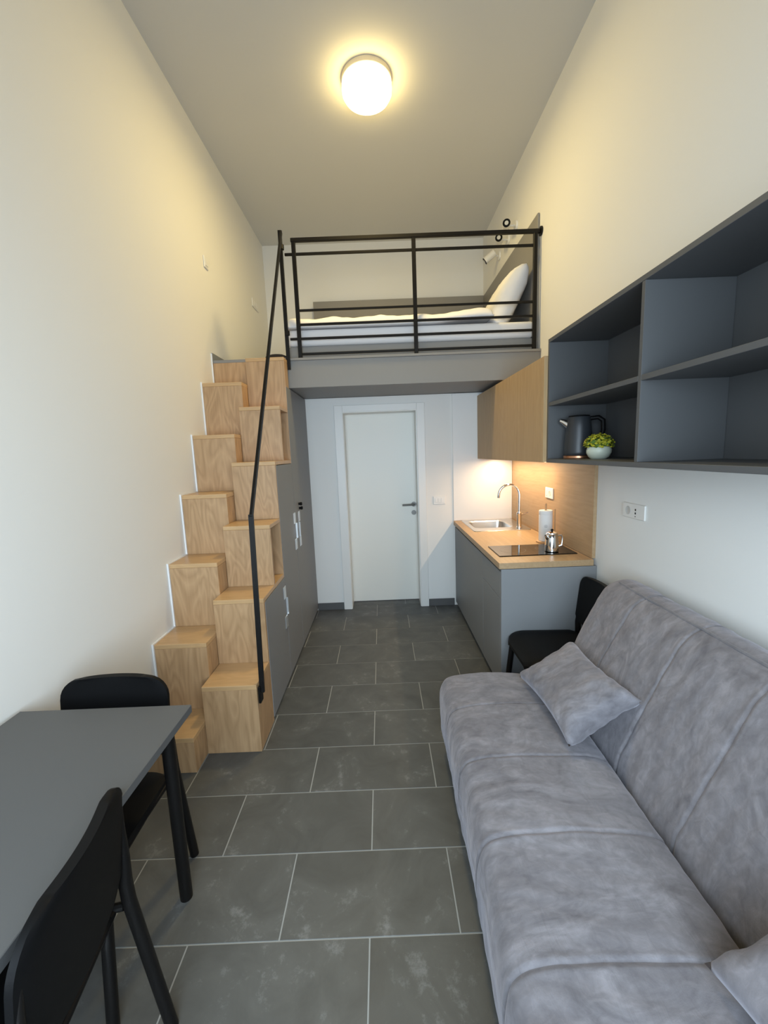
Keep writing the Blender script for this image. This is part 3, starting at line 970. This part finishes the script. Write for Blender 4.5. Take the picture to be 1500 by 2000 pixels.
obj('divider', B(SH0 + 0.001, XB - 0.011, DV, DV + P, SHZ0 + P + 0.0003, SHZ1 - P - 0.0003, 0.001), GREY_D, sh)
obj('back_panel', B(XB - 0.01, XB, SHY0 + P + 0.0003, SHY1 - P - 0.0003, SHZ0 + P + 0.0003, SHZ1 - P - 0.0003), GREY_D, sh)
obj('shelf_board', B(SH0 + 0.001, XB - 0.011, DV + P + 0.0003, SHY1 - P - 0.0003, 1.813, 1.833, 0.001), GREY_D, sh)
obj('shelf_board', B(SH0 + 0.001, XB - 0.011, SHY0 + P + 0.0003, DV - 0.0003, 1.813, 1.833, 0.001), GREY_D, sh)

# kettle
kx, ky, kz = 1.10, 2.315, SHZ0 + P + 0.0005
kt = thing('electric_kettle', 'dark grey kettle with copper base on the lower shelf', 'kettle', (kx, ky, kz))
obj('power_base', lathe(bmesh.new(), [(0.074, 0.0003), (0.077, 0.004), (0.077, 0.014), (0.072, 0.017)], (kx, ky, kz), 36), COPPER, kt, smooth='auto')
obj('body', lathe(bmesh.new(), [(0.070, 0.0175), (0.0735, 0.022), (0.0745, 0.035), (0.071, 0.10), (0.064, 0.17), (0.058, 0.222), (0.056, 0.226)], (kx, ky, kz), 36), DKGREY, kt, smooth='auto')
obj('lid', lathe(bmesh.new(), [(0.055, 0.2265), (0.053, 0.233), (0.03, 0.236)], (kx, ky, kz), 28), BLACK_P, kt, smooth='auto')
sdir = Vector((-0.62, 0.35, 0)).normalized()
sp = bmesh.new()
p0 = Vector((kx, ky, kz))
tube(sp, [p0 + sdir * 0.052 + Vector((0, 0, 0.188)), p0 + sdir * 0.078 + Vector((0, 0, 0.205)), p0 + sdir * 0.096 + Vector((0, 0, 0.213))], [0.024, 0.016, 0.011], 14)
obj('spout', sp, CHROME, kt, smooth='auto')
hd = -sdir
obj('handle', tube(bmesh.new(), [p0 + hd * a + Vector((0, 0, z)) for a, z in ((0.055, 0.215), (0.095, 0.218), (0.118, 0.20), (0.12, 0.15), (0.108, 0.09), (0.085, 0.055), (0.068, 0.05))], 0.0115, 12), BLACK_P, kt, smooth='auto')

# plant
plx, ply, plz = 1.10, 2.095, SHZ0 + P + 0.0005
pl = thing('potted_plant', 'small yellow green plant in a round pale pot on the shelf', 'plant', (plx, ply, plz))
obj('pot', lathe(bmesh.new(), [(0.034, 0.0003), (0.047, 0.010), (0.057, 0.030), (0.058, 0.045), (0.053, 0.060), (0.049, 0.062), (0.047, 0.056), (0.02, 0.05)], (plx, ply, plz), 32), POT, pl, smooth='auto')
def foliage(n, mat, rmin, rmax, sz, seed, name):
    rnd = random.Random(seed)
    bm = bmesh.new()
    for k in range(n):
        th = rnd.uniform(0, 2 * math.pi)
        ph_ = math.acos(rnd.uniform(-0.12, 1))
        r = rnd.uniform(rmin, rmax)
        d = Vector((math.sin(ph_) * math.cos(th), math.sin(ph_) * math.sin(th), math.cos(ph_) * 0.85))
        c = Vector((plx, ply, plz + 0.066)) + d * r
        u, w = frame_of(d + Vector((rnd.uniform(-.6, .6), rnd.uniform(-.6, .6), rnd.uniform(-.3, .6))))
        s = sz * rnd.uniform(0.7, 1.3)
        nrm = u.cross(w)
        q = [bm.verts.new(c + v) for v in (u * s, w * s * 0.7 + nrm * s * 0.3, -u * s, -w * s * 0.7 + nrm * s * 0.3)]
        tip = bm.verts.new(c - nrm * s * 0.25)
        for i in range(4):
            bm.faces.new((q[i], q[(i + 1) % 4], tip))
        bm.faces.new(q)
    o = obj(name, bm, mat, pl)
    o['kind'] = 'stuff'
    return o
foliage(420, LEAF, 0.02, 0.066, 0.010, 3, 'leaves')
foliage(330, FLORET, 0.055, 0.073, 0.0075, 5, 'florets')

# ================================================================== READING SPOTLIGHTS above the bed
def reading_light(y, z, aim, label):
    t = thing('reading_spotlight', label, 'spotlight', (XR, y, z), group='white spotlights on the wall above the bed')
    obj('wall_rose', lathe(bmesh.new(), [(0.04, -0.018), (0.042, -0.015), (0.042, -0.001)], (XR, y, z), 24, 'x'), PLASTIC, t, smooth='auto')
    j = Vector((XR - 0.075, y, z))
    obj('arm', tube(bmesh.new(), [(XR - 0.018, y, z), j], 0.008, 10), PLASTIC, t, smooth='auto')
    a = Vector(aim).normalized()
    hb = bmesh.new()
    c0 = j - a * 0.05 + Vector((-0.02, 0, 0))
    c1 = c0 + a * 0.12
    tube(hb, [c0, c0 + a * 0.004, c1], [0.028, 0.034, 0.034], 20)
    h = obj('lamp_head', hb, PLASTIC, t, smooth='auto')
    obj('front_ring', tube(bmesh.new(), [c1 + a * 0.0004, c1 + a * 0.006], 0.0335, 20), BLACK_P, h, smooth='auto')
    obj('lens', tube(bmesh.new(), [c1 + a * 0.0064, c1 + a * 0.0084], 0.017, 20), PLASTIC_D, h, smooth='auto')
reading_light(4.05, 3.575, (-0.25, -0.95, -0.15), 'white wall spotlight above the bed nearest the railing')
reading_light(4.28, 3.565, (-0.30, -0.95, -0.15), 'white wall spotlight above the bed, middle of three')
reading_light(4.58, 3.555, (-0.75, 0.25, -0.55), 'white wall spotlight above the bed turned toward the back wall')

# ================================================================== CEILING LAMP
lx, ly = 0.003, 3.13
cl = thing('ceiling_lamp', 'round flush ceiling lamp with glowing opal glass', 'lamp', (lx, ly, ZC))
obj('base_ring', lathe(bmesh.new(), [(0.163, -0.034), (0.167, -0.031), (0.167, -0.001)], (lx, ly, ZC), 48), simple('lamp_base_cream', (0.75, 0.66, 0.5, 1), 0.5), cl, smooth='auto')
obj('glass_shade', lathe(bmesh.new(), [(0.06, -0.128), (0.12, -0.124), (0.150, -0.112), (0.164, -0.09), (0.166, -0.06), (0.164, -0.040), (0.160, -0.0345)], (lx, ly, ZC), 48), SHADE, cl, smooth=True)

area_light('ceiling_lamp_beam', (lx, ly, ZC - 0.132), (0, 0, -1), 0.30, 0.30, LAMP_POWER, LAMP_COLOR, 'DISK')

# ================================================================== TABLE
tx0, tx1, ty0, ty1, tz = XL + 0.022, -0.690, 0.08, 1.325, 0.75
tb = thing('dining_table', 'dark grey rectangular dining table with round black legs against the wall', 'table', (-0.98, 0.7, 0))
obj('tabletop', B(tx0, tx1, ty0, ty1, tz - 0.027, tz, 0.0015), TABLE, tb)
for (x, y, fx_, fy_) in ((tx1 - 0.065, ty1 - 0.055, tx1 - 0.088, ty1 - 0.018), (tx0 + 0.065, ty1 - 0.055, tx0 + 0.088, ty1 - 0.018), (tx1 - 0.065, ty0 + 0.055, tx1 - 0.088, ty0 + 0.018), (tx0 + 0.065, ty0 + 0.055, tx0 + 0.088, ty0 + 0.018)):
    obj('leg', tube(bmesh.new(), [(x, y, tz - 0.0275), (fx_, fy_, 0.0008)], 0.0215, 18), BLACK_M, tb, smooth='auto')

# ================================================================== CHAIRS
def build_chair(label):
    t = thing('dining_chair', label, 'chair', (0, 0, 0), group='black dining chairs')
    # backrest shell
    bm = bmesh.new()
    n, m = 20, 14
    z0, z1, r, hw = 0.515, 0.805, 0.075, 0.198
    grid = {}
    for s in (0, 1):
        for i in range(n + 1):
            for j in range(m + 1):
                v = j / m
                v = 1 - (1 - v) ** 1.6
                z = z0 + (z1 - z0) * v
                w = hw
                if z > z1 - r:
                    q = (z - (z1 - r)) / r
                    w = hw - r + r * math.sqrt(max(0, 1 - q * q))
                elif z < z0 + 0.03:
                    q = (z0 + 0.03 - z) / 0.03
                    w = hw - 0.03 + 0.03 * math.sqrt(max(0, 1 - q * q))
                u = -1 + 2 * i / n
                y = -0.222 - 0.035 * (z - 0.5) / 0.3 - 0.016 * (1 - u * u)
                th = 0.024 * (0.55 + 0.45 * math.sqrt(max(0, 1 - abs(u) ** 6)))
                grid[s, i, j] = bm.verts.new((u * w, y + (th / 2 if s else -th / 2), z))
    for i in range(n):
        for j in range(m):
            bm.faces.new([grid[0, i, j], grid[0, i + 1, j], grid[0, i + 1, j + 1], grid[0, i, j + 1]])
            bm.faces.new([grid[1, i, j], grid[1, i, j + 1], grid[1, i + 1, j + 1], grid[1, i + 1, j]])
    for i in range(n):
        bm.faces.new([grid[0, i, 0], grid[1, i, 0], grid[1, i + 1, 0], grid[0, i + 1, 0]])
        bm.faces.new([grid[0, i, m], grid[0, i + 1, m], grid[1, i + 1, m], grid[1, i, m]])
    for j in range(m):
        bm.faces.new([grid[0, 0, j], grid[0, 0, j + 1], grid[1, 0, j + 1], grid[1, 0, j]])
        bm.faces.new([grid[0, n, j], grid[1, n, j], grid[1, n, j + 1], grid[0, n, j + 1]])
    obj('backrest', bm, BLACK_P, t, local=True, smooth='auto')
    # seat with waterfall front
    bm = bmesh.new()
    n, m = 18, 22
    grid = {}
    for s in (0, 1):
        for i in range(n + 1):
            for j in range(m + 1):
                v = j / m
                y = -0.205 + 0.42 * v
                w = 0.205 - 0.012 * (1 - v)
                for (edge, rr) in ((v * 0.42, 0.03), ((1 - v) * 0.42, 0.06)):
                    if edge < rr:
                        q = 1 - edge / rr
                        w -= rr * (1 - math.sqrt(max(0, 1 - q * q)))
                u = -1 + 2 * i / n
                d = max(0.0, (v - 0.72) / 0.28)
                z = 0.455 - 0.045 * d ** 2.2 - 0.010 * (1 - u * u) * math.sin(math.pi * min(1, v * 1.1)) + 0.004 * v
                z -= 0.008 * max(0, abs(u) - 0.85) / 0.15
                grid[s, i, j] = bm.verts.new((u * w, y, z if s else z - 0.02))
    for i in range(n):
        for j in range(m):
            bm.faces.new([grid[0, i, j], grid[0, i, j + 1], grid[0, i + 1, j + 1], grid[0, i + 1, j]])
            bm.faces.new([grid[1, i, j], grid[1, i + 1, j], grid[1, i + 1, j + 1], grid[1, i, j + 1]])
    for i in range(n):
        bm.faces.new([grid[0, i, 0], grid[0, i + 1, 0], grid[1, i + 1, 0], grid[1, i, 0]])
        bm.faces.new([grid[0, i, m], grid[1, i, m], grid[1, i + 1, m], grid[0, i + 1, m]])
    for j in range(m):
        bm.faces.new([grid[0, 0, j], grid[1, 0, j], grid[1, 0, j + 1], grid[0, 0, j + 1]])
        bm.faces.new([grid[0, n, j], grid[0, n, j + 1], grid[1, n, j + 1], grid[1, n, j]])
    obj('seat', bm, BLACK_P, t, local=True, smooth='auto')
    for s in (-1, 1):
        obj('leg', tube(bmesh.new(), [(s * 0.183, -0.256, 0.735), (s * 0.187, -0.247, 0.66), (s * 0.190, -0.242, 0.57), (s * 0.192, -0.236, 0.50), (s * 0.193, -0.238, 0.44), (s * 0.196, -0.30, 0.0008)], [0.004, 0.009, 0.014, 0.017, 0.017, 0.0165], 14),
            BLACK_M, t, local=True, smooth='auto')
        obj('leg', tube(bmesh.new(), [(s * 0.190, 0.145, 0.418), (s * 0.193, 0.172, 0.38), (s * 0.196, 0.215, 0.0008)], 0.0165, 14), BLACK_M, t, local=True, smooth='auto')
        obj('seat_rail', tube(bmesh.new(), [(s * 0.188, 0.15, 0.412), (s * 0.186, -0.05, 0.422), (s * 0.192, -0.225, 0.424)], 0.011, 10), BLACK_M, t, local=True, smooth='auto')
    obj('cross_bar', tube(bmesh.new(), [(-0.18, -0.20, 0.418), (0.18, -0.20, 0.418)], 0.010, 10), BLACK_M, t, local=True, smooth='auto')
    return t

def dup(root, loc, rotz, label):
    r = root.copy()
    COL.objects.link(r)
    r.location = loc
    r.rotation_euler = (0, 0, rotz)
    r['label'] = label
    for ch in list(root.children):
        c = ch.copy()
        COL.objects.link(c)
        c.parent = r
    return r

c0 = build_chair('black chair at the far end of the dining table, facing the window')
c0.location = (-1.018, 1.172, 0)
c0.rotation_euler = (0, 0, math.pi)
dup(c0, (-0.920, 0.716, 0), math.radians(90 + 9), 'black chair nearest the viewer at the long side of the table')
dup(c0, (0.952, 2.25, 0), math.radians(90), 'black chair between the kitchen cabinet and the grey sofa')

# ================================================================== SOFA
SFY1, SFY0 = 2.03, 0.12
sofa_loc = Vector((0.75, SFY1, 0))
SROT = math.radians(-1.0)
sofa = thing('sofa_bed', 'grey suede armless sofa bed with stitched seams by the right wall', 'sofa', sofa_loc, SROT)
SEAMS = [1.725, 1.405, 1.085, 0.765, 0.445]
def catmull(pts, n, closed=True):
    out = []
    m = len(pts)
    for i in range(m):
        p0, p1, p2, p3 = (Vector(pts[(i + k) % m]) for k in (-1, 0, 1, 2))
        for k in range(n):
            t = k / n
            out.append(0.5 * ((2 * p1) + (p2 - p0) * t + (2 * p0 - 5 * p1 + 4 * p2 - p3) * t * t + (3 * p1 - p0 - 3 * p2 + p3) * t ** 3))
    return out
def upholstery(name, prof, ny, seed, ripple, endr):
    ring = catmull([(p[0], p[1], 0) for p in prof], 10)
    cx = sum(p.x for p in ring) / len(ring)
    cz = sum(p.y for p in ring) / len(ring)
    nr = []
    for i, p in enumerate(ring):
        tg = ring[(i + 1) % len(ring)] - ring[i - 1]
        nr.append(Vector((tg.y, -tg.x, 0)).normalized())
    # outward?
    if sum(nr[i].dot(ring[i] - Vector((cx, cz, 0))) for i in range(len(ring))) < 0:
        nr = [-v for v in nr]
    bm = bmesh.new()
    rows = []
    for k in range(ny + 1):
        y = SFY0 + (SFY1 - SFY0) * k / ny
        e = min(y - SFY0, SFY1 - y)
        inset = 0.0
        if e < endr:
            q = 1 - e / endr
            inset = endr * (1 - math.sqrt(max(0, 1 - q * q)))
        ds = min(abs(y - s) for s in SEAMS)
        groove = -0.0042 * math.exp(-(ds / 0.0055) ** 2) + 0.0012 * math.exp(-((ds - 0.012) / 0.007) ** 2)
        row = []
        for i, p in enumerate(ring):
            w = noise.noise(Vector((p.x * 3 + seed, y * 4, p.y * 3))) * 0.008
            w += noise.noise(Vector((p.x * 5 + p.y * 4, y * 24 + 5 * p.x, seed))) * ripple
            w += noise.noise(Vector((p.x * 16 + p.y * 16, y * 8, seed * 2))) * 0.0028
            q = p + nr[i] * (groove + w - inset)
            row.append(bm.verts.new((q.x - sofa_loc.x, y - sofa_loc.y, max(q.y, 0.001))))
        rows.append(row)
    n = len(ring)
    for a, b_ in zip(rows, rows[1:]):
        for i in range(n):
            bm.faces.new((a[i], a[(i + 1) % n], b_[(i + 1) % n], b_[i]))
    bm.faces.new(list(reversed(rows[0])))
    bm.faces.new(rows[-1])
    return obj(name, bm, SUEDE, sofa, local=True, smooth='auto')
seat_prof = [(0.33, 0.075), (0.275, 0.10), (0.262, 0.20), (0.258, 0.30), (0.272, 0.385), (0.325, 0.425), (0.46, 0.438), (0.62, 0.434), (0.76, 0.42), (0.828, 0.385), (0.835, 0.30), (0.82, 0.17), (0.76, 0.09), (0.55, 0.07)]
back_prof = [(0.862, 0.28), (0.858, 0.39), (0.892, 0.48), (0.950, 0.62), (1.012, 0.755), (1.068, 0.86), (1.125, 0.912), (1.195, 0.925), (1.252, 0.895), (1.268, 0.82), (1.245, 0.70), (1.16, 0.48), (1.06, 0.27), (0.95, 0.20)]
upholstery('seat_cushion', seat_prof, 420, 1.7, 0.0028, 0.05)
upholstery('back_cushion', back_prof, 420, 8.1, 0.0032, 0.09)
# piping on the back's top front edge and the far seat end
pb = bmesh.new()
ppts = []
for k in range(61):
    y = SFY0 + 0.10 + (SFY1 - SFY0 - 0.20) * k / 60
    ppts.append((1.135 + 0.004 * noise.noise(Vector((y * 6, 0, 0))) - sofa_loc.x, y - sofa_loc.y, 0.918 + 0.003 * noise.noise(Vector((y * 9, 2, 0)))))
tube(pb, ppts, 0.005, 8)
obj('piping', pb, SUEDE_D, sofa, local=True, smooth='auto')
for (x, y) in ((0.42, 1.93), (0.42, 0.22), (1.0, 1.93), (1.0, 0.22)):
    obj('foot', lathe(bmesh.new(), [(0.02, 0.0008), (0.024, 0.01), (0.026, 0.19 if x > 0.6 else 0.085)], (x - sofa_loc.x, y - sofa_loc.y, 0), 16), BLACK_P, sofa, local=True, smooth='auto')

# cushions on the sofa
cushion('sofa_cushion', 0.51, 0.32, 0.15, SUEDE, 'grey suede cushion lying at the far end of the sofa', 'cushion',
        basis((0.03, -1.0, 0.02), (0.86, 0.05, 0.52), (0.79, 1.66, 0.548)), 4.4, 34, 'grey sofa cushions', 0.012, 0.13)
cushion('sofa_cushion', 0.54, 0.45, 0.16, SUEDE, 'grey suede cushion at the near end of the sofa, cut by the picture edge', 'cushion',
        basis((0.03, -1.0, 0.02), (0.80, 0.05, 0.60), (0.845, 0.48, 0.605)), 9.4, 34, 'grey sofa cushions', 0.012, 0.13)
